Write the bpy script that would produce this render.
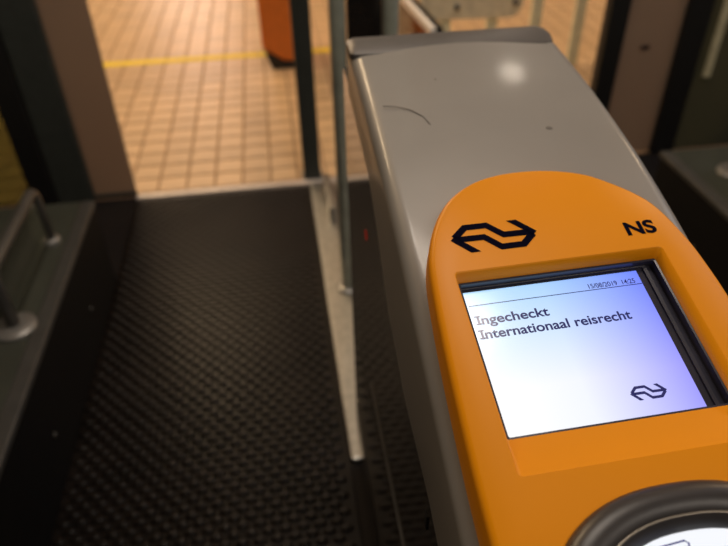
import bpy, bmesh, math, random
from mathutils import Vector, Matrix
random.seed(7)
for o in list(bpy.data.objects): bpy.data.objects.remove(o)
scene = bpy.context.scene
COL = scene.collection

# ------------------------------------------------------------------ camera
CAMH = 1.18
cd = bpy.data.cameras.new('camera'); cam = bpy.data.objects.new('camera', cd); COL.objects.link(cam)
Rr = [[0.990069, -0.100022, 0.098792], [-0.139249, -0.60103, 0.787002], [-0.01934, -0.792943, -0.608989]]
M4 = Matrix([[Rr[i][0], -Rr[i][1], -Rr[i][2], (0, 0, CAMH)[i]] for i in range(3)] + [[0, 0, 0, 1]])
cam.matrix_world = M4
cd.sensor_width = 36; cd.lens = 661.26 / 728 * 36; cd.clip_start = .02
cd.dof.use_dof = True; cd.dof.focus_distance = .45; cd.dof.aperture_fstop = 5.5
scene.camera = cam

# ------------------------------------------------------------------ world, lamps, exposure
w = bpy.data.worlds.new('world'); scene.world = w; w.use_nodes = True
bg = w.node_tree.nodes['Background']; bg.inputs[0].default_value = (1.0, .80, .62, 1); bg.inputs[1].default_value = .10
def area(name, loc, size, energy, col, target):
    l = bpy.data.lights.new(name, 'AREA'); l.shape = 'RECTANGLE'; l.size, l.size_y = size
    l.energy = energy; l.color = col
    o = bpy.data.objects.new(name, l); COL.objects.link(o); o.location = loc
    o.rotation_euler = (Vector(target) - Vector(loc)).to_track_quat('-Z', 'Y').to_euler()
    return o
area('hall_lamp', (-1.3, 4.4, 3.3), (2.6, .35), 112, (1, .72, .43), (-.6, 4.0, 0))
area('hall_lamp', (3.9, 4.2, 3.3), (1.6, .35), 90, (1, .70, .42), (3.0, 3.9, 0))
area('far_hall_lamp', (-1.6, 15.2, 3.2), (1.6, 1.2), 120, (1, .72, .58), (-1.0, 8, 0))
area('spot_lamp', (1.12, 2.58, 2.2), (.12, .12), 3.4, (1, .86, .70), (1.1, 3.0, 0))
area('gate_lamp', (.35, 1.2, 3.1), (1.0, .25), 20, (1, .87, .74), (.1, .9, 0))
area('front_fill', (.9, -.9, 3.0), (1.2, .3), 16, (1, .88, .76), (.0, 2.0, .6))  # unseen fill added behind the camera to brighten posts, panes and plinths
area('window_light', (2.6, 1.4, 2.3), (.8, 1.2), 7, (.72, .80, 1), (.2, .6, .9))
vs = scene.view_settings
vs.view_transform = 'Standard'; vs.look = 'None'; vs.exposure = 0; vs.gamma = 1; vs.use_curve_mapping = False

# ------------------------------------------------------------------ materials
def mat(name, col, rough=.5, metal=0, var=.12, scale=30, bump=0, bscale=200, col2=None, spec=.5, coat=0):
    m = bpy.data.materials.new(name); m.use_nodes = True
    nt = m.node_tree; b = nt.nodes['Principled BSDF']
    tc = nt.nodes.new('ShaderNodeTexCoord'); nz = nt.nodes.new('ShaderNodeTexNoise')
    nz.inputs['Scale'].default_value = scale; nz.inputs['Detail'].default_value = 5
    nt.links.new(tc.outputs['Object'], nz.inputs['Vector'])
    mx = nt.nodes.new('ShaderNodeMix'); mx.data_type = 'RGBA'
    c2 = col2 or tuple(c * (1 - var * 2) for c in col)
    mx.inputs[6].default_value = (*col, 1); mx.inputs[7].default_value = (*c2, 1)
    rp = nt.nodes.new('ShaderNodeMapRange'); rp.inputs[1].default_value = .35; rp.inputs[2].default_value = .75
    nt.links.new(nz.outputs['Fac'], rp.inputs[0]); nt.links.new(rp.outputs[0], mx.inputs[0])
    nt.links.new(mx.outputs[2], b.inputs['Base Color'])
    b.inputs['Roughness'].default_value = rough; b.inputs['Metallic'].default_value = metal
    b.inputs['Specular IOR Level'].default_value = spec; b.inputs['Coat Weight'].default_value = coat; b.inputs['Coat Roughness'].default_value = .14
    if bump:
        n2 = nt.nodes.new('ShaderNodeTexNoise'); n2.inputs['Scale'].default_value = bscale
        nt.links.new(tc.outputs['Object'], n2.inputs['Vector'])
        bp = nt.nodes.new('ShaderNodeBump'); bp.inputs['Strength'].default_value = bump; bp.inputs['Distance'].default_value = .001
        nt.links.new(n2.outputs['Fac'], bp.inputs['Height']); nt.links.new(bp.outputs['Normal'], b.inputs['Normal'])
    return m
def tile_mat():
    m = mat('tile_glaze', (.66, .45, .26), .38, var=.10, scale=12)
    nt = m.node_tree; b = nt.nodes['Principled BSDF']
    oi = nt.nodes.new('ShaderNodeObjectInfo'); hs = nt.nodes.new('ShaderNodeHueSaturation')
    mr = nt.nodes.new('ShaderNodeMapRange'); mr.inputs[3].default_value = .90; mr.inputs[4].default_value = 1.08
    nt.links.new(oi.outputs['Random'], mr.inputs[0]); nt.links.new(mr.outputs[0], hs.inputs['Value'])
    src = b.inputs['Base Color'].links[0].from_socket
    nt.links.new(src, hs.inputs['Color']); nt.links.new(hs.outputs[0], b.inputs['Base Color'])
    return m
def glass_mat(name, tint, gloss_col=(1, 1, 1), haze=0.0, haze_col=(.3, .25, .2)):
    m = bpy.data.materials.new(name); m.use_nodes = True; nt = m.node_tree
    for n in list(nt.nodes): nt.nodes.remove(n)
    out = nt.nodes.new('ShaderNodeOutputMaterial'); tr = nt.nodes.new('ShaderNodeBsdfTransparent'); tr.inputs[0].default_value = (*tint, 1)
    gl = nt.nodes.new('ShaderNodeBsdfGlossy'); gl.inputs['Roughness'].default_value = .06; gl.inputs[0].default_value = (*gloss_col, 1)
    d0 = nt.nodes.new('ShaderNodeBsdfDiffuse'); d0.inputs[0].default_value = (*haze_col, 1)
    d1 = nt.nodes.new('ShaderNodeBsdfTranslucent'); d1.inputs[0].default_value = (*haze_col, 1)
    df = nt.nodes.new('ShaderNodeAddShader'); nt.links.new(d0.outputs[0], df.inputs[0]); nt.links.new(d1.outputs[0], df.inputs[1])
    m1 = nt.nodes.new('ShaderNodeMixShader'); m1.inputs[0].default_value = haze
    nt.links.new(tr.outputs[0], m1.inputs[1]); nt.links.new(df.outputs[0], m1.inputs[2])
    fr = nt.nodes.new('ShaderNodeFresnel'); fr.inputs[0].default_value = 1.45
    m2 = nt.nodes.new('ShaderNodeMixShader'); nt.links.new(fr.outputs[0], m2.inputs[0])
    nt.links.new(m1.outputs[0], m2.inputs[1]); nt.links.new(gl.outputs[0], m2.inputs[2]); nt.links.new(m2.outputs[0], out.inputs[0])
    return m
def emis(name, col, s):
    m = bpy.data.materials.new(name); m.use_nodes = True; b = m.node_tree.nodes['Principled BSDF']
    b.inputs['Base Color'].default_value = (.02, .02, .02, 1); b.inputs['Emission Color'].default_value = (*col, 1)
    b.inputs['Emission Strength'].default_value = s; b.inputs['Roughness'].default_value = .15
    return m
def screen_mat():
    # backlit display: white, viewing-angle blue tint painted into the emission towards the far edges
    m = emis('lcd', (1, 1, 1), 1.05); nt = m.node_tree; b = nt.nodes['Principled BSDF']
    tc = nt.nodes.new('ShaderNodeTexCoord'); sx = nt.nodes.new('ShaderNodeSeparateXYZ'); nt.links.new(tc.outputs['Generated'], sx.inputs[0])
    cx = nt.nodes.new('ShaderNodeValToRGB'); nt.links.new(sx.outputs['X'], cx.inputs[0])
    cy = nt.nodes.new('ShaderNodeValToRGB'); nt.links.new(sx.outputs['Y'], cy.inputs[0])
    for c_, stops in ((cx, ((0, (1, 1, 1)), (.45, (.86, .89, 1)), (1, (.34, .33, 1)))), (cy, ((.3, (1, 1, 1)), (.60, (.76, .88, 1)), (1, (.46, .72, 1))))):
        c_.color_ramp.elements[0].position = stops[0][0]; c_.color_ramp.elements[0].color = (*stops[0][1], 1)
        c_.color_ramp.elements[1].position = stops[2][0]; c_.color_ramp.elements[1].color = (*stops[2][1], 1)
        c_.color_ramp.elements.new(stops[1][0]).color = (*stops[1][1], 1)
    cr = nt.nodes.new('ShaderNodeMix'); cr.data_type = 'RGBA'; cr.blend_type = 'MULTIPLY'; cr.inputs[0].default_value = 1
    nt.links.new(cx.outputs[0], cr.inputs[6]); nt.links.new(cy.outputs[0], cr.inputs[7])
    nt.links.new(cr.outputs[2], b.inputs['Emission Color'])
    return m
MT = dict(
    tile=tile_mat(),
    ceil=mat('warm_plaster', (.5, .45, .38), .8),
    sensorbrown=mat('brown_plastic', (.07, .035, .025), .5),
    white=mat('white_paint', (.8, .76, .72), .4, var=.05),
    grout=mat('grout', (.37, .24, .145), .9, bump=.3),
    gatefloor=mat('gate_floor_rubber', (.014, .011, .010), .7, spec=.2),
    rubber=mat('black_rubber', (.013, .0094, .0075), .34, var=.2, scale=8, bump=.2, col2=(.006, .0045, .0036), spec=.22),
    steel=mat('brushed_steel', (.52, .51, .48), .36, .9, scale=60, bump=.1),
    satin=mat('satin_grey_metal', (.30, .29, .27), .42, .6, scale=20),
    threshold=mat('worn_aluminium', (.92, .82, .74), .26, .35, scale=40),
    shell=mat('grey_painted_shell', (.27, .255, .235), .48, .15, var=.05, scale=9, coat=.25),
    ridge=mat('grey_cap_metal', (.135, .125, .118), .42, .3, var=.1, scale=18),
    acrylic=mat('black_acrylic', (.020, .017, .015), .07, spec=.6, var=.1),
    blackpaint=mat('black_paint', (.012, .011, .010), .45),
    plinthside=mat('plinth_black_laminate', (.007, .006, .0055), .7, spec=.2),
    plinthtop=mat('plinth_green_grey', (.056, .060, .046), .45, .1, scale=10),
    edge=mat('edge_grey', (.105, .10, .09), .42, .4),
    darkpost=mat('dark_green_grey_post', (.045, .050, .042), .5),
    poleg=mat('green_grey_pole', (.66, .70, .58), .4, .1),
    pale=mat('pale_green_metal', (.80, .82, .62), .45, 0),
    plate=mat('plate_green_grey', (.78, .72, .54), .5, 0),
    yellow=mat('yellow_line_paint', (.95, .70, .008), .5, var=.08),
    orange=mat('orange_case_shell', (.72, .19, .025), .4, var=.06),
    yel=mat('orange_yellow_plastic', (.84, .30, .002), .38, var=.03, scale=6, spec=.22),
    navy=mat('navy_print', (.003, .003, .014), .7, spec=.02),
    gasket=mat('glow_tinted_gasket', (.04, .04, .06), .25),  # black lifted and tinted blue to carry the screen's glow
    dome=mat('dark_reader_ring', (.030, .026, .026), .36, scale=40),
    rim=mat('ring_rim', (.26, .23, .19), .3, .5),
    smoked=glass_mat('smoked_brown_glass', (.16, .13, .11), haze=.55, haze_col=(.36, .285, .22)),
    greenglass=glass_mat('dark_green_glass', (.16, .17, .13), haze=.35, haze_col=(.14, .15, .11)),
    tintgreen=glass_mat('tinted_green_glass', (.40, .42, .27), haze=.1, haze_col=(.15, .15, .1)),
    hazeglass=glass_mat('hazy_green_glass', (.75, .80, .70), haze=.3, haze_col=(.16, .17, .13)),
    clear=glass_mat('clear_green_glass', (.86, .91, .84)),
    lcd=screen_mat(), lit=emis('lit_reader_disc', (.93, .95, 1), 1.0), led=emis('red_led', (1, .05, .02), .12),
    ink=emis('lcd_ink', (.03, .035, .22), .5), inkblue=mat('blue_print', (.05, .07, .5), .4),
    scratch=mat('scratch', (.15, .135, .12), .7), cream=mat('cream_reflection', (.70, .62, .38), .4),
)

# ------------------------------------------------------------------ helpers
def mesh_obj(name, verts, faces, material, parent=None, smooth=False):
    me = bpy.data.meshes.new(name); me.from_pydata([tuple(v) for v in verts], [], faces); me.update()
    bm = bmesh.new(); bm.from_mesh(me); bmesh.ops.recalc_face_normals(bm, faces=bm.faces); bm.to_mesh(me); bm.free()
    return wrap(name, me, material, parent, smooth)
def wrap(name, me, material, parent=None, smooth=False):
    me.materials.append(MT[material])
    if smooth: me.shade_smooth()
    o = bpy.data.objects.new(name, me); COL.objects.link(o)
    if parent: o.parent = parent; o.matrix_parent_inverse = parent.matrix_basis.inverted()
    return o
def box(name, lo, hi, material, parent=None, bev=.003, seg=2):
    bm = bmesh.new(); bmesh.ops.create_cube(bm, size=1)
    for v in bm.verts: v.co = Vector([lo[i] + (v.co[i] + .5) * (hi[i] - lo[i]) for i in range(3)])
    if bev: bmesh.ops.bevel(bm, geom=bm.edges[:], offset=bev, segments=seg, affect='EDGES', profile=.5)
    me = bpy.data.meshes.new(name); bm.to_mesh(me); bm.free()
    o = wrap(name, me, material, parent)
    for p in me.polygons: p.use_smooth = False
    return o
def tube(name, pts, r, material, parent=None, seg=16, closed=False):
    pts = [Vector(p) for p in pts]; V = []; F = []; n = len(pts); ref = None
    for i, p in enumerate(pts):
        if closed: t = pts[(i + 1) % n] - pts[i - 1]
        else: t = pts[min(i + 1, n - 1)] - pts[max(i - 1, 0)]
        t.normalize()
        if ref is None: ref = t.orthogonal().normalized()
        ref = (ref - t * ref.dot(t)).normalized(); b = t.cross(ref)
        for k in range(seg):
            a = 2 * math.pi * k / seg; V.append(p + (ref * math.cos(a) + b * math.sin(a)) * r)
    for i in range(n if closed else n - 1):
        j = (i + 1) % n
        for k in range(seg): F.append((i * seg + k, i * seg + (k + 1) % seg, j * seg + (k + 1) % seg, j * seg + k))
    if not closed: F += [tuple(range(seg))[::-1], tuple(range((n - 1) * seg, n * seg))]
    return mesh_obj(name, V, F, material, parent, True)
def lathe(name, c, prof, material, parent=None, seg=28):
    V = []; F = []
    for r, z in prof:
        for k in range(seg):
            a = 2 * math.pi * k / seg; V.append((c[0] + r * math.cos(a), c[1] + r * math.sin(a), c[2] + z))
    for i in range(len(prof) - 1):
        for k in range(seg): F.append((i * seg + k, i * seg + (k + 1) % seg, (i + 1) * seg + (k + 1) % seg, (i + 1) * seg + k))
    F += [tuple(range(seg))[::-1], tuple(range((len(prof) - 1) * seg, len(prof) * seg))]
    o = mesh_obj(name, V, F, material, parent, True)
    o.data.set_sharp_from_angle(angle=.7); return o
def empty(name, loc, label, cat, group=None):
    o = bpy.data.objects.new(name, None); COL.objects.link(o); o.location = loc; o.empty_display_size = .05
    return tag(o, label, cat, group)
def tag(o, label=None, cat=None, group=None, kind=None):
    if label: o['label'] = label
    if cat: o['category'] = cat
    if group: o['group'] = group
    if kind: o['kind'] = kind
    return o
def arc_path(corners, r, n=6):
    out = [Vector(corners[0])]
    for i in range(1, len(corners) - 1):
        a, b, c = Vector(corners[i - 1]), Vector(corners[i]), Vector(corners[i + 1])
        p, q = b + (a - b).normalized() * r, b + (c - b).normalized() * r
        for k in range(n + 1):
            t = k / n; out.append(p * (1 - t) ** 2 + b * 2 * t * (1 - t) + q * t * t)
    out.append(Vector(corners[-1])); return out

# ================================================================== the setting
fl = box('floor', (-3.2, 2.085, -.06), (4.2, 20.0, 0), 'grout', bev=0)
tag(fl, 'tan square tiled station floor beyond the gates', kind='structure')
gf = box('floor_gate', (-3.2, -1.2, -.06), (4.2, 2.083, 0), 'gatefloor', bev=0)
tag(gf, 'dark rubber floor between and under the gates', kind='structure')
tag(box('ceiling', (-3.2, -1.2, 3.5), (4.2, 20, 3.56), 'ceil', bev=0), 'plain ceiling above the hall', kind='structure')
tag(box('wall_back', (-3.2, 20, 0), (4.2, 20.1, 3.5), 'ceil', bev=0), 'plain wall at the far end of the hall', kind='structure')
P = .0995; G = .008; TH = .004
def tile_mesh_data(x, y, s=P - G, h=TH, c=.0018):
    a = s / 2; b = a - c
    v = [(x - a, y - a, .0002), (x + a, y - a, .0002), (x + a, y + a, .0002), (x - a, y + a, .0002),
         (x - a, y - a, h - c), (x + a, y - a, h - c), (x + a, y + a, h - c), (x - a, y + a, h - c),
         (x - b, y - b, h), (x + b, y - b, h), (x + b, y + b, h), (x - b, y + b, h)]
    f = []
    for i in range(4):
        j = (i + 1) % 4; f += [(i, j, 4 + j, 4 + i), (4 + i, 4 + j, 8 + j, 8 + i)]
    return v, f + [(8, 9, 10, 11)]
tv, tf = tile_mesh_data(0, 0)
tme = bpy.data.meshes.new('tile'); tme.from_pydata(tv, [], tf); tme.update(); tme.materials.append(MT['tile'])
near = []; rest = []
for i in range(-26, 36):
    for j in range(0, 58):
        x = -.0135 + i * P; y = 2.158 + .0 + j * P + .0
        y = 2.108 + .047 + (j) * P
        if x < -2.9 or x > 3.9 or y > 7.9: continue
        d = y - 2.08
        (near if (-.53 - .30 * d < x < .16 + .06 * d and y < 4.8) else rest).append((x, y))
near.sort(key=lambda p: p[1]); rest += near[300:]; near = near[:300]
for x, y in near:
    o = bpy.data.objects.new('tile', tme); COL.objects.link(o); o.parent = fl
    o.location = (x, y, random.uniform(-.0002, .0002))
V = []; F = []
for x, y in rest:
    v, f = tile_mesh_data(x, y); k = len(V); V += v; F += [tuple(a + k for a in q) for q in f]
# the cut row against the threshold
for i in range(-26, 36):
    x = -.0135 + i * P; a = (P - G) / 2; k = len(V)
    V += [(x - a, 2.088, TH), (x + a, 2.088, TH), (x + a, 2.1, TH), (x - a, 2.1, TH)]; F.append((k, k + 1, k + 2, k + 3))
tag(mesh_obj('tile_field', V, F, 'tile', fl), kind='stuff')
tag(box('trim_1', (-.527, 2.055, 0), (.315, 2.084, .014), 'threshold', bev=.004),
    'shiny metal threshold strip where the rubber mat meets the tiles', kind='structure')

ln = box('floor_line', (-2.9, 3.415, TH), (.84, 3.475, TH + .0012), 'yellow', bev=0)
tag(ln, 'thin yellow line painted across the tan floor tiles', 'floor line')

# rubber mat with moulded studs
mt = empty('rubber_mat', (-.2265, .8, 0), 'long black studded rubber mat in the left gate passage', 'mat')
box('mat_sheet', (-.524, -.5, 0), (.071, 2.054, .006), 'rubber', mt, .002, 1)
V = []; F = []; px, py = .0335, .0185; NS_ = 8
j = 0; y = -.45
while y < 2.045:
    x = -.508 + (px / 2 if j % 2 else 0)
    while x < .058:
        k = len(V)
        for rr, zz in ((1, .0058), (.80, .0098), (.42, .0118)):
            for s in range(NS_):
                a = 2 * math.pi * s / NS_; V.append((x + .0145 * rr * math.cos(a), y + .0082 * rr * math.sin(a), zz))
        for q in range(2):
            for s in range(NS_):
                F.append((k + q * NS_ + s, k + q * NS_ + (s + 1) % NS_, k + (q + 1) * NS_ + (s + 1) % NS_, k + (q + 1) * NS_ + s))
        F.append(tuple(range(k + 2 * NS_, k + 3 * NS_)))
        x += px
    y += py; j += 1
tag(mesh_obj('stud_field', V, F, 'rubber', mt, True), kind='stuff')

# ================================================================== side plinths with their hoops
def plinth(xi, sgn, label):
    t = empty('gate_plinth', (xi + sgn * .25, .9, 0), label, 'plinth', 'low plinths beside the passages')
    def bx(n, x0, x1, y0, y1, z0, z1, m, **k):
        a, b = xi + sgn * x0, xi + sgn * x1
        return box(n, (min(a, b), y0, z0), (max(a, b), y1, z1), m, t, **k)
    bx('side_panel', 0, .50, -.6, 1.61, 0, .252, 'plinthside', bev=.004)
    bx('edge_strip', -.003, .03, -.6, 1.615, .2525, .2695, 'edge', bev=.004)
    bx('top_plate', .031, .50, -.6, 1.615, .2525, .2675, 'plinthtop', bev=.002)
    for yy in (.55, .95, 1.35): 
        tube('screw', [(xi - sgn * .0005, yy, .11), (xi - sgn * .004, yy, .11)], .006, 'edge', t, 10)
    return t
plinth(-.525, -1, 'low black plinth with a grey green top at the left edge of the passage')
plinth(1.085, 1, 'low dark plinth partly seen right of the orange reader panel')
def hoop(x, y0, y1, z, h, label):
    t = empty('hoop_rail', (x, (y0 + y1) / 2, z), label, 'rail', 'hoop rails on the plinths')
    tube('tube', arc_path([(x, y0, z + .004), (x, y0, z + h), (x, y1, z + h), (x, y1, z + .004)], .03), .0135, 'edge', t)
    for yy in (y0, y1):
        r = .044 if yy == y0 else .024
        lathe('flange', (x, yy, z), [(r, 0), (r, .006), (r * .86, .011), (.018, .013)], 'satin', t)
    box('glass_infill', (x - .003, min(y0, y1) + .02, z + .02), (x + .003, max(y0, y1) - .02, z + h - .018), 'hazeglass', t, .001, 1)
    return t
hoop(-.592, 1.112, 1.430, .2677, .145, 'grey tubular hoop rail with a round foot on the left plinth')
hoop(1.218, 1.462, 1.15, .2677, .145, 'grey hoop rail with a round foot on the right plinth')

# ================================================================== glass screens at the threshold line
t = empty('glass_screen', (-.7, 2.09, 0), 'tall smoked brown glass screen with dark posts behind the left plinth', 'glass screen', 'tall screens at the threshold')
box('pane', (-.668, 2.088, .008), (-.527, 2.098, 2.0), 'smoked', t, .002, 1)
box('bottom_rail', (-.668, 2.086, 0.0042), (-.527, 2.10, .022), 'darkpost', t, .002, 1)
box('post', (-.785, 2.07, .0042), (-.669, 2.12, 2.0), 'darkpost', t, .004)
box('pane', (-1.60, 2.088, .0042), (-.868, 2.098, 2.0), 'tintgreen', t, .002, 1)
box('post', (-.865, 2.06, .0042), (-.787, 2.13, 2.0), 'blackpaint', t, .006)
t = empty('glass_screen', (1.26, 2.09, 0), 'tall brown glass screen between two black posts, right of the grey hood', 'glass screen', 'tall screens at the threshold')
box('pane', (1.150, 2.088, .008), (1.352, 2.098, 2.0), 'smoked', t, .002, 1)
box('post', (1.082, 2.07, .0042), (1.149, 2.12, 2.0), 'blackpaint', t, .005)
box('post', (1.353, 2.07, .0042), (1.440, 2.12, 2.0), 'blackpaint', t, .005)
box('sensor', (1.222, 2.0865, .395), (1.256, 2.0878, .412), 'sensorbrown', t, .0004, 1)
t = empty('glass_screen', (1.75, 2.09, 0), 'dark green glass screen at the far right with a cream strip for a lamp reflection', 'glass screen', 'tall screens at the threshold')
box('pane', (1.442, 2.088, .0042), (2.1, 2.098, 2.0), 'greenglass', t, .002, 1)
box('edge_strip', (1.478, 2.076, .285), (1.506, 2.0875, 2.0), 'cream', t, .002, 1)  # lamp reflection on the glass, built as a pale cream strip
box('post', (2.10, 2.07, .0042), (2.18, 2.12, 2.0), 'blackpaint', t, .005)

dp = empty('door_post', (.075, 2.11, 0), 'slim dark post at the right end of the metal threshold', 'post')
box('shaft', (.056, 2.086, .0042), (.116, 2.146, 2.0), 'darkpost', dp, .004)
box('foot_plate', (.048, 2.0855, .0042), (.124, 2.156, .012), 'satin', dp, .002, 1)

# ================================================================== divider in line with the reader gate
dv = empty('gate_divider', (.19, 1.45, 0), 'green grey post frame on a long metal base plate behind the reader gate', 'divider')
box('base_plate', (.0725, .868, 0), (.315, 2.052, .016), 'steel', dv, .004)
for xx in (.137, .252):
    tube('post', [(xx, 1.446, .016), (xx, 1.446, 1.9)], .0185, 'poleg', dv, 20)
    lathe('flange', (xx, 1.446, .016), [(.033, 0), (.033, .006), (.026, .010), (.019, .012)], 'satin', dv)
box('panel', (.158, 1.436, .10), (.232, 1.456, 1.85), 'acrylic', dv, .003)
box('stop_block', (.118, 1.78, .016), (.140, 2.0, .075), 'steel', dv, .003)

# ================================================================== far fence, plate, floor rail, case
fe = empty('railing', (1.1, 3.0, TH), 'pale green upright bars beyond the grey hood', 'railing')
for xx in (.775, .995, 1.205, 1.415, 1.63):
    box('baluster', (xx - .025, 2.99, TH), (xx + .025, 3.012, 1.05), 'pale', fe, .003)
box('top_rail', (.70, 2.985, 1.051), (1.70, 3.017, 1.09), 'pale', fe, .004)
sp = empty('mounting_plate', (.93, 2.975, .27), 'grey green plate with two dark bolts fixed to the pale bars', 'plate')
bm = bmesh.new(); ol = [(.655, .60), (.655, .268), (1.06, .258)]
for k in range(7):
    a = -math.pi / 2 + k * math.pi / 2 / 6; ol.append((1.065 + .06 * math.cos(a), .318 + .06 * math.sin(a)))
ol.append((1.125, .60))
vf = [bm.verts.new((x, 2.972, z)) for x, z in ol]; f0 = bm.faces.new(vf)
r = bmesh.ops.extrude_face_region(bm, geom=[f0])
for g in r['geom']:
    if isinstance(g, bmesh.types.BMVert): g.co.y = 2.989
bmesh.ops.recalc_face_normals(bm, faces=bm.faces)
me = bpy.data.meshes.new('plate_body'); bm.to_mesh(me); bm.free(); wrap('plate_body', me, 'plate', sp)
for xx, zz in ((.82, .318), (1.088, .325)):
    tube('bolt', [(xx, 2.9725, zz), (xx, 2.962, zz)], .014, 'ridge', sp, 6)
fr = empty('glass_barrier', (.51, 2.65, TH), 'low clear glass barrier with a black and white top edge behind the hood', 'barrier')
def bar(name, x0, x1, z0, z1, m, y0=2.12, y1=3.2):                 # runs slightly askew of the passage
    k = -.055; b = .0; V = []
    for yy in (y0, y1):
        dx = (yy - 2.27) * k; V += [(x0 + dx, yy, z0), (x1 + dx, yy, z0), (x1 + dx, yy, z1), (x0 + dx, yy, z1)]
    o = mesh_obj(name, V, [(0, 1, 2, 3), (7, 6, 5, 4), (0, 4, 5, 1), (1, 5, 6, 2), (2, 6, 7, 3), (3, 7, 4, 0)], m, fr)
    return o
bar('white_edge', .494, .5115, .478, .502, 'white'); bar('black_edge', .512, .536, .478, .502, 'blackpaint')
bar('pane', .509, .515, .03, .4775, 'clear')
for yy in (2.13, 3.16): bar('foot', .492, .535, .0042, .06, 'darkpost', yy, yy + .04)
cs = empty('orange_case', (.03, 3.35, 0), 'orange upright case on a black foot, standing on the tiles', 'case')
V = []; F = []
sec = [(-.062, .105), (-.062, .78), (.13, .78), (.13, .03), (.035, .038), (-.02, .075)]
for yy in (3.225, 3.56): V += [(x, yy, z) for x, z in sec]
F = [tuple(range(6)), tuple(range(6, 12))[::-1]] + [(i, (i + 1) % 6, 6 + (i + 1) % 6, 6 + i) for i in range(6)]
o = mesh_obj('shell', V, F, 'orange', cs); bv = o.modifiers.new('bevel', 'BEVEL'); bv.width = .012; bv.segments = 3
V = []
sec = [(-.052, .095), (-.03, .02), (-.012, TH), (.12, TH), (.12, .029), (.035, .037), (-.018, .073)]
for yy in (3.215, 3.55): V += [(x, yy, z) for x, z in sec]
F = [tuple(range(7)), tuple(range(7, 14))[::-1]] + [(i, (i + 1) % 7, 7 + (i + 1) % 7, 7 + i) for i in range(7)]
o = mesh_obj('foot', V, F, 'blackpaint', cs); bv = o.modifiers.new('bevel', 'BEVEL'); bv.width = .006; bv.segments = 2
box('seam_strip', (-.0645, 3.38, .12), (-.0615, 3.40, .76), 'blackpaint', cs, .001, 1)

# ================================================================== the reader gate
gt = empty('reader_gate', (.197, .35, 0), 'grey and black ticket gate with an orange reader panel and lit screen', 'ticket gate')
XL, XR = .0795, .314
def interp(tab, y):
    if y <= tab[0][0]: return tab[0][1]
    for (a, b), (c, d) in zip(tab, tab[1:]):
        if y <= c: return b + (d - b) * (y - a) / (c - a)
    return tab[-1][1]
ZT = [(-.2, .702), (0, .762), (.2, .822), (.30, .852), (.35, .867), (.38, .876), (.42, .887), (.46, .897), (.50, .9058), (.55, .9143), (.60, .9217), (.65, .9275), (.70, .932), (.74, .9345)]
ZB = [(-.2, .62), (0, .66), (.28, .735), (.38, .74), (.46, .765), (.52, .81), (.58, .845), (.74, .868)]
V = []; F = []; ys = [-.2 + .94 * i / 47 for i in range(48)]
def section(y):
    zt, zb = interp(ZT, y), interp(ZB, y); r = min(.014, (zt - zb) * .45); p = [(XL + .006, zb)]
    p.append((XL, zb + .01))
    for k in range(9):
        a = math.pi - k * math.pi / 2 / 8; p.append((XL + r + r * math.cos(a), zt - r + r * math.sin(a)))
    n = 8
    for k in range(1, n):
        s = k / n; p.append((XL + r + (XR - XL - 2 * r) * s, zt + .004 * math.sin(math.pi * s)))
    for k in range(9):
        a = math.pi / 2 - k * math.pi / 2 / 8; p.append((XR - r + r * math.cos(a), zt - r + r * math.sin(a)))
    p += [(XR, zb + .01), (XR - .006, zb)]
    return p
for y in ys: V += [(x, y, z) for x, z in section(y)]
m = len(section(0))
for i in range(len(ys) - 1):
    for k in range(m - 1): F.append((i * m + k, i * m + k + 1, (i + 1) * m + k + 1, (i + 1) * m + k))
F += [tuple(range(m)), tuple(range((len(ys) - 1) * m, len(ys) * m))[::-1]]
sh = mesh_obj('hood', V, F, 'shell', gt, True); sh.data.set_sharp_from_angle(angle=.8)
sc = [(x, y, interp(ZT, y) + .0042) for x, y in ((.096, .588), (.108, .586), (.121, .578), (.130, .566), (.134, .552))]
tube('scratch', [(a, b, c - .0018) for a, b, c in sc], .0004, 'scratch', sh, 6)
lathe('speck', (.240, .532, interp(ZT, .532) + .0028), [(.004, 0), (.002, .0006)], 'scratch', sh, 10)
lathe('speck', (.156, .63, interp(ZT, .63) + .0028), [(.002, 0), (.001, .0006)], 'scratch', sh, 10)
V = []
rp = [(.701, .926), (.701, .9335), (.715, .9390), (.742, .9385), (.750, .934), (.750, .920)]
rx = [(.0782, .40), (.0792, .70), (.083, .92), (.089, 1), (.298, 1), (.3075, .75), (.3095, .45)]
for xx, k in rx: V += [(xx, .728 + (y - .728) * k, .930 + (z - .930) * k) for y, z in rp]
n = len(rp); F = [tuple(range(n)), tuple(range(n * 6, n * 7))[::-1]]
for q in range(6): F += [(q * n + i, q * n + (i + 1) % n, (q + 1) * n + (i + 1) % n, (q + 1) * n + i) for i in range(n)]
rd = mesh_obj('ridge_cap', V, F, 'ridge', gt, True); rd.data.set_sharp_from_angle(angle=.45)
V = []
prof = [(-.18, .017), (.86, .017), (.86, .862), (.60, .862), (.46, .80), (.30, .76), (-.18, .64)]
for xx in (.0865, .308): V += [(xx, y, z) for y, z in prof]
n = len(prof); F = [tuple(range(n)), tuple(range(n, 2 * n))[::-1]] + [(i, (i + 1) % n, n + (i + 1) % n, n + i) for i in range(n)]
mesh_obj('body', V, F, 'acrylic', gt)
box('base_skirt', (.0905, -.17, 0), (.304, .85, .016), 'blackpaint', gt, .002, 1)
box('seam_trim', (.0845, -.15, .487), (.0864, .64, .4905), 'edge', gt, .0005, 1)
box('sensor_light', (.0852, .655, .722), (.0864, .664, .733), 'led', gt, .0004, 1)
box('sensor_slot', (.0852, .402, .735), (.0864, .410, .76), 'blackpaint', gt, .0004, 1)
box('sensor_slot', (.0852, .302, .80 - .135), (.0864, .310, .685), 'blackpaint', gt, .0004, 1)

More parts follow.
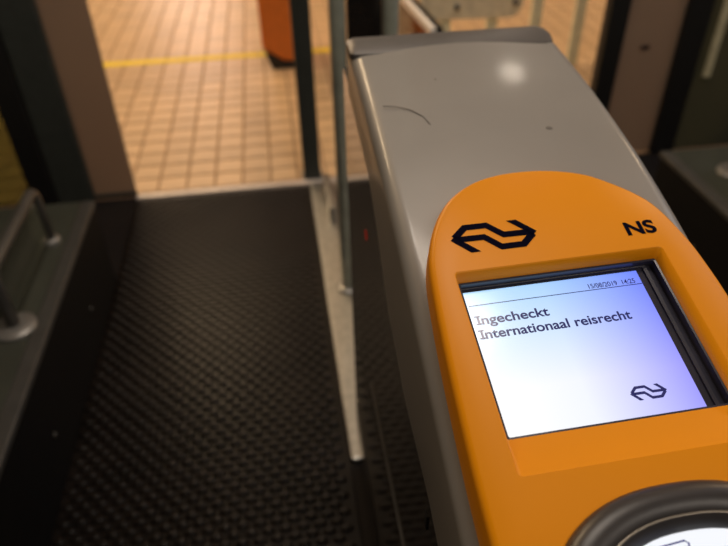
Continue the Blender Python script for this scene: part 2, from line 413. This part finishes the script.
# faceplate frame: origin, axes
K = 1.25
P0 = Vector((.112317, .348571, .892846))
U = Vector((.99956, .028587, .007928)); W = Vector((-.029666, .963206, .267121)); N = U.cross(W).normalized()
def fp(u, v, d=0): return P0 + U * (u * K) + W * (v * K) + N * (d * K)
left = [(-.024, -.30), (-.0238, -.20), (-.0232, -.1355), (-.0225, -.0995), (-.0202, -.0463), (-.0171, -.0022), (-.0137, .0223), (-.0055, .0442), (.0071, .0629),
        (.0253, .0758), (.0467, .0816), (.0733, .0812), (.0979, .0747), (.1139, .0641), (.1282, .0504), (.1363, .0363), (.1427, .0118), (.1452, -.0097),
        (.1462, -.0341), (.1468, -.10), (.147, -.20), (.147, -.30)]
def catmull(p, n=5):
    out = []
    for i in range(len(p) - 1):
        a, b, c, d = p[max(i - 1, 0)], p[i], p[i + 1], p[min(i + 2, len(p) - 1)]
        for k in range(n):
            t = k / n
            out.append(tuple(.5 * (2 * b[j] + (c[j] - a[j]) * t + (2 * a[j] - 5 * b[j] + 4 * c[j] - d[j]) * t * t + (3 * b[j] - a[j] - 3 * c[j] + d[j]) * t ** 3) for j in (0, 1)))
    return out + [p[-1]]
ol = catmull(left)
for k in range(1, 12):                                   # rounded near end
    a = -k * math.pi / 12; ol.append((.0615 + .0855 * math.cos(a), -.30 + .04 * math.sin(a)))
def inset(poly, d):
    n = len(poly); out = []
    for i in range(n):
        a, b = Vector(poly[i - 1]), Vector(poly[(i + 1) % n]); t = (b - a).normalized()
        out.append((poly[i][0] + t.y * d, poly[i][1] - t.x * d))
    return out
# outline runs clockwise (left, top, right): inward is to its right
rings = []
for d, z in ((0, -.030), (0, -.0042), (.0006, -.0022), (.0018, -.0008), (.0036, 0)): rings.append((inset(ol, d), z))
O = (-.003, .123, -.111, .008); I = (-.0006, .1192, -.0907, .0042)    # u0,u1,v0,v1: recess mouth and recess floor edge
def rect(b, r, n=4):
    u0, u1, v0, v1 = b; out = []
    for cx, cy, a0 in ((u0 + r, v0 + r, 180), (u0 + r, v1 - r, 90 + 90), (u1 - r, v1 - r, 90), (u1 - r, v0 + r, 0)):
        pass
    for cx, cy, a0 in ((u0 + r, v0 + r, 270), (u0 + r, v1 - r, 180), (u1 - r, v1 - r, 90), (u1 - r, v0 + r, 0)):
        for k in range(n + 1):
            a = math.radians(a0 - 90 * k / n); out.append((cx + r * math.cos(a), cy + r * math.sin(a)))
    return out
bm = bmesh.new(); loops = []
for poly, z in rings: loops.append([bm.verts.new(fp(x, y, z)) for x, y in poly])
for a, b in zip(loops, loops[1:]):
    for i in range(len(a)): bm.faces.new((a[i - 1], a[i], b[i], b[i - 1]))
bm.faces.new(loops[0][::-1])
holes = [[bm.verts.new(fp(x, y, z)) for x, y in rect(b, r)] for b, r, z in
         ((O, .003, 0), (tuple(O[i] + (.0008, -.0008, .0008, -.0008)[i] for i in range(4)), .0025, -.0005), (I, .0012, -.006), (I, .0012, -.0125))]
for a, b in zip(holes, holes[1:]):
    for i in range(len(a)): bm.faces.new((a[i - 1], a[i], b[i], b[i - 1]))
bm.faces.new(holes[-1])
es = []
for lp in (loops[-1], holes[0]):
    for i in range(len(lp)):
        e = bm.edges.get((lp[i - 1], lp[i])) or bm.edges.new((lp[i - 1], lp[i])); es.append(e)
bmesh.ops.triangle_fill(bm, use_beauty=True, use_dissolve=False, edges=es)
bmesh.ops.recalc_face_normals(bm, faces=bm.faces)
me = bpy.data.meshes.new('reader_panel'); bm.to_mesh(me); bm.free()
pn = wrap('reader_panel', me, 'yel', gt, True); pn.data.set_sharp_from_angle(angle=.5)
tag(pn, 'orange yellow plastic reader panel with rounded top')

def slab(name, poly, d0, d1, material, parent):
    n = len(poly); V = [fp(x, y, d0) for x, y in poly] + [fp(x, y, d1) for x, y in poly]
    F = [tuple(range(n)), tuple(range(n, 2 * n))[::-1]] + [(i, (i + 1) % n, n + (i + 1) % n, n + i) for i in range(n)]
    return mesh_obj(name, V, F, material, parent)
def ringslab(name, outer, inner, d0, d1, d2, material, parent):
    n = len(outer); V = [fp(x, y, d0) for x, y in outer] + [fp(x, y, d1) for x, y in outer] + [fp(x, y, d2) for x, y in inner] + [fp(x, y, d0) for x, y in inner]
    F = []
    for r in range(4):
        for i in range(n):
            j = (i + 1) % n; F.append((r * n + i, r * n + j, ((r + 1) % 4) * n + j, ((r + 1) % 4) * n + i))
    return mesh_obj(name, V, F, material, parent)
SR = (.0006, .1078, -.0902, .0008)
LCD_D = -.0115
def shrink(b, d): return (b[0] + d, b[1] - d, b[2] + d, b[3] - d)
ringslab('screen_frame', rect(shrink(I, .0001), .001), rect(shrink(I, .0012), .001), -.0124, -.0062, -.0064, 'gasket', pn)
slab('screen_surround', rect(shrink(I, .0003), .001), -.0124, -.0118, 'gasket', pn)
ringslab('screen_frame', rect((I[0] + .0014, .1140, I[2] + .0004, I[3] - .0014), .001), rect((SR[0] - .0004, .1120, SR[2], .0022), .001), -.0118, -.0102, -.0104, 'gasket', pn)
# LCD as its own object with local axes so Generated coords run along it
lm = bpy.data.meshes.new('screen'); w0, h0 = (SR[1] - SR[0]) * K, (SR[3] - SR[2]) * K
lm.from_pydata([(0, 0, 0), (w0, 0, 0), (w0, h0, 0), (0, h0, 0), (0, 0, -.0003), (w0, 0, -.0003), (w0, h0, -.0003), (0, h0, -.0003)], [],
               [(0, 1, 2, 3), (4, 7, 6, 5), (0, 4, 5, 1), (1, 5, 6, 2), (2, 6, 7, 3), (3, 7, 4, 0)]); lm.update()
sn = wrap('screen', lm, 'lcd'); sn.matrix_world = Matrix.Translation(fp(SR[0], SR[2], LCD_D)) @ Matrix((U, W, N)).transposed().to_4x4()
mw = sn.matrix_world.copy(); sn.parent = pn; sn.matrix_parent_inverse = Matrix(); sn.matrix_basis = pn.matrix_basis.inverted() @ mw
tag(sn, 'lit bluish white display')

CAMU, CAMV, CAMN = -.0963, -.2049, .296
def app(u, v, d):                                        # a mark measured on the panel plane, moved down its true depth
    s = -d / CAMN; return (u + (u - CAMU) * s, v + (v - CAMV) * s)
def text(name, body, u, v, width, height, d, material, parent, bold=0.0):
    cu = bpy.data.curves.new(name, 'FONT'); cu.body = body; cu.size = 1; cu.offset = bold; cu.extrude = 0
    to = bpy.data.objects.new(name, cu); COL.objects.link(to)
    bpy.context.view_layer.update()
    dg = bpy.context.evaluated_depsgraph_get(); me = bpy.data.meshes.new_from_object(to.evaluated_get(dg))
    bpy.data.objects.remove(to)
    xs = [q.co.x for q in me.vertices]; ysv = [q.co.y for q in me.vertices]
    x0, sx = min(xs), width / (max(xs) - min(xs))
    sy = height                                          # size of one em in v
    for q in me.vertices: q.co = fp(u + (q.co.x - x0) * sx, v + q.co.y * sy, d)
    me.materials.clear()
    return wrap(name, me, material, parent)
TD = LCD_D + .0002
def stext(body, u, v, u2, em, bold):
    a = app(u, v, LCD_D); b = app(u2, v, LCD_D); return text('screen_text', body, a[0], a[1], b[0] - a[0], em * 1.04, TD, 'ink', pn, bold)
stext('15/08/2019  14:25', .0690, -.0150, .0966, .0044, .014)
stext('Ingecheckt', .0016, -.0284, .0415, .0080, .022)
stext('Internationaal reisrecht', .0012, -.0373, .0850, .0080, .022)
for uu, vv in ((.0016, -.0284), (.0012, -.0373)):          # slab serifs of the two capital I
    a = app(uu, vv, LCD_D)
    for dv0 in (0, .0049):
        slab('screen_text', [(a[0] - .0011, a[1] + dv0), (a[0] + .0021, a[1] + dv0), (a[0] + .0021, a[1] + dv0 + .0009), (a[0] - .0011, a[1] + dv0 + .0009)], TD, TD + .00005, 'ink', pn)
a = app(-.0015, -.0163, LCD_D); b = app(.1012, -.0163, LCD_D)
slab('screen_rule', [(a[0] + .001, a[1]), (b[0], b[1]), (b[0], b[1] + .00045), (a[0] + .001, a[1] + .00045)], TD, TD + .0001, 'ink', pn)

def stroke(pts, t):                                      # thick polyline as quads with mitred joints
    n = len(pts); L = []; R_ = []
    for i in range(n):
        p = Vector(pts[i]); a = (Vector(pts[i]) - Vector(pts[i - 1])).normalized() if i else None
        b = (Vector(pts[i + 1]) - p).normalized() if i < n - 1 else None
        a = a or b; b = b or a; na = Vector((-a.y, a.x)); nb = Vector((-b.y, b.x)); m_ = (na + nb).normalized(); s = t / 2 / max(.5, m_.dot(na))
        L.append(tuple(p + m_ * s)); R_.append(tuple(p - m_ * s))
    return L + R_[::-1], n
EM = [[(.0040, .0321), (.0118, .0392), (.0250, .0391), (.0335, .0306), (.0490, .0303)], [(.0509, .0289), (.0432, .0219), (.0299, .0219), (.0215, .0305), (.0060, .0307)]]
EB = [[(.0380, .0408), (.0440, .0408), (.0538, .0304), (.0500, .0270), (.0470, .0318)], [(.0169, .0202), (.0110, .0202), (.0012, .0306), (.0050, .0340), (.0080, .0292)]]
def emblem(name, cx, cy, s, d, material, parent, t=.0043):
    V = []; F = []
    tr = lambda p: fp(cx + (p[0] - .0275) * s, cy + (p[1] - .0305) * s, d)
    for st in EM:
        o_, n = stroke(st, t); k = len(V); V += [tr(p) for p in o_]
        for i in range(n - 1): F.append((k + i, k + i + 1, k + 2 * n - 2 - i, k + 2 * n - 1 - i))
    for pb in EB:
        k = len(V); V += [tr(p) for p in pb]; F.append(tuple(range(k, k + len(pb))))
    me = bpy.data.meshes.new(name); me.from_pydata([tuple(v) for v in V], [], F); me.update()
    return wrap(name, me, material, parent)
emblem('arrow_emblem', .0275, .0305, 1.0, .0002, 'navy', pn)
q = app(.0748, -.0800, LCD_D); emblem('screen_emblem', q[0], q[1], .385, TD, 'ink', pn, .0040)
text('brand_letters', 'NS', .1068, .0188, .0188, .0135, .0002, 'navy', pn, .034)

# reader ring: rounded-square dome round a lit disc
def se(r, cu=.062, cv=-.2005, e=2.3, n=72):
    out = []
    for k in range(n):
        a = 2 * math.pi * k / n; c, s = math.cos(a), math.sin(a)
        out.append((cu + r * math.copysign(abs(c) ** (2 / e), c), cv + r * math.copysign(abs(s) ** (2 / e), s)))
    return out
def loopstack(name, spec, material, parent, cap=True):
    V = []; F = []; n = 72
    for r, z in spec: V += [fp(x, y, z) for x, y in se(r)]
    for i in range(len(spec) - 1):
        for k in range(n): F.append((i * n + k, i * n + (k + 1) % n, (i + 1) * n + (k + 1) % n, (i + 1) * n + k))
    if cap: F += [tuple(range((len(spec) - 1) * n, len(spec) * n))]
    return mesh_obj(name, V, F, material, parent, True)
loopstack('reader_ring', [(.0755, .0001), (.0752, .0025), (.0735, .0052), (.0700, .0072), (.0660, .0078), (.0620, .0070), (.0605, .0062)], 'dome', pn, False)
loopstack('ring_rim', [(.0605, .0062), (.0600, .0066), (.0594, .0062)], 'rim', pn, False)
loopstack('ring_inner', [(.0594, .0062), (.0545, .0030), (.0543, .0012)], 'dome', pn, False)
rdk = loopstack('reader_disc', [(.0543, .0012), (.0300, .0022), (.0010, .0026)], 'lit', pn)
card = [(.0590, -.1500), (.0430, -.1500), (.0400, -.1520), (.0380, -.1700), (.0400, -.1720), (.0740, -.1700), (.0750, -.1680), (.0620, -.1520)]
cpts = [fp(x, y, .0026) for x, y in ((.0455, -.1510), (.0585, -.1500), (.0600, -.1512), (.0560, -.1640), (.0540, -.1655), (.0400, -.1665), (.0388, -.1650), (.0440, -.1520))]
tube('card_icon', cpts, .0005, 'inkblue', pn, 6, True)
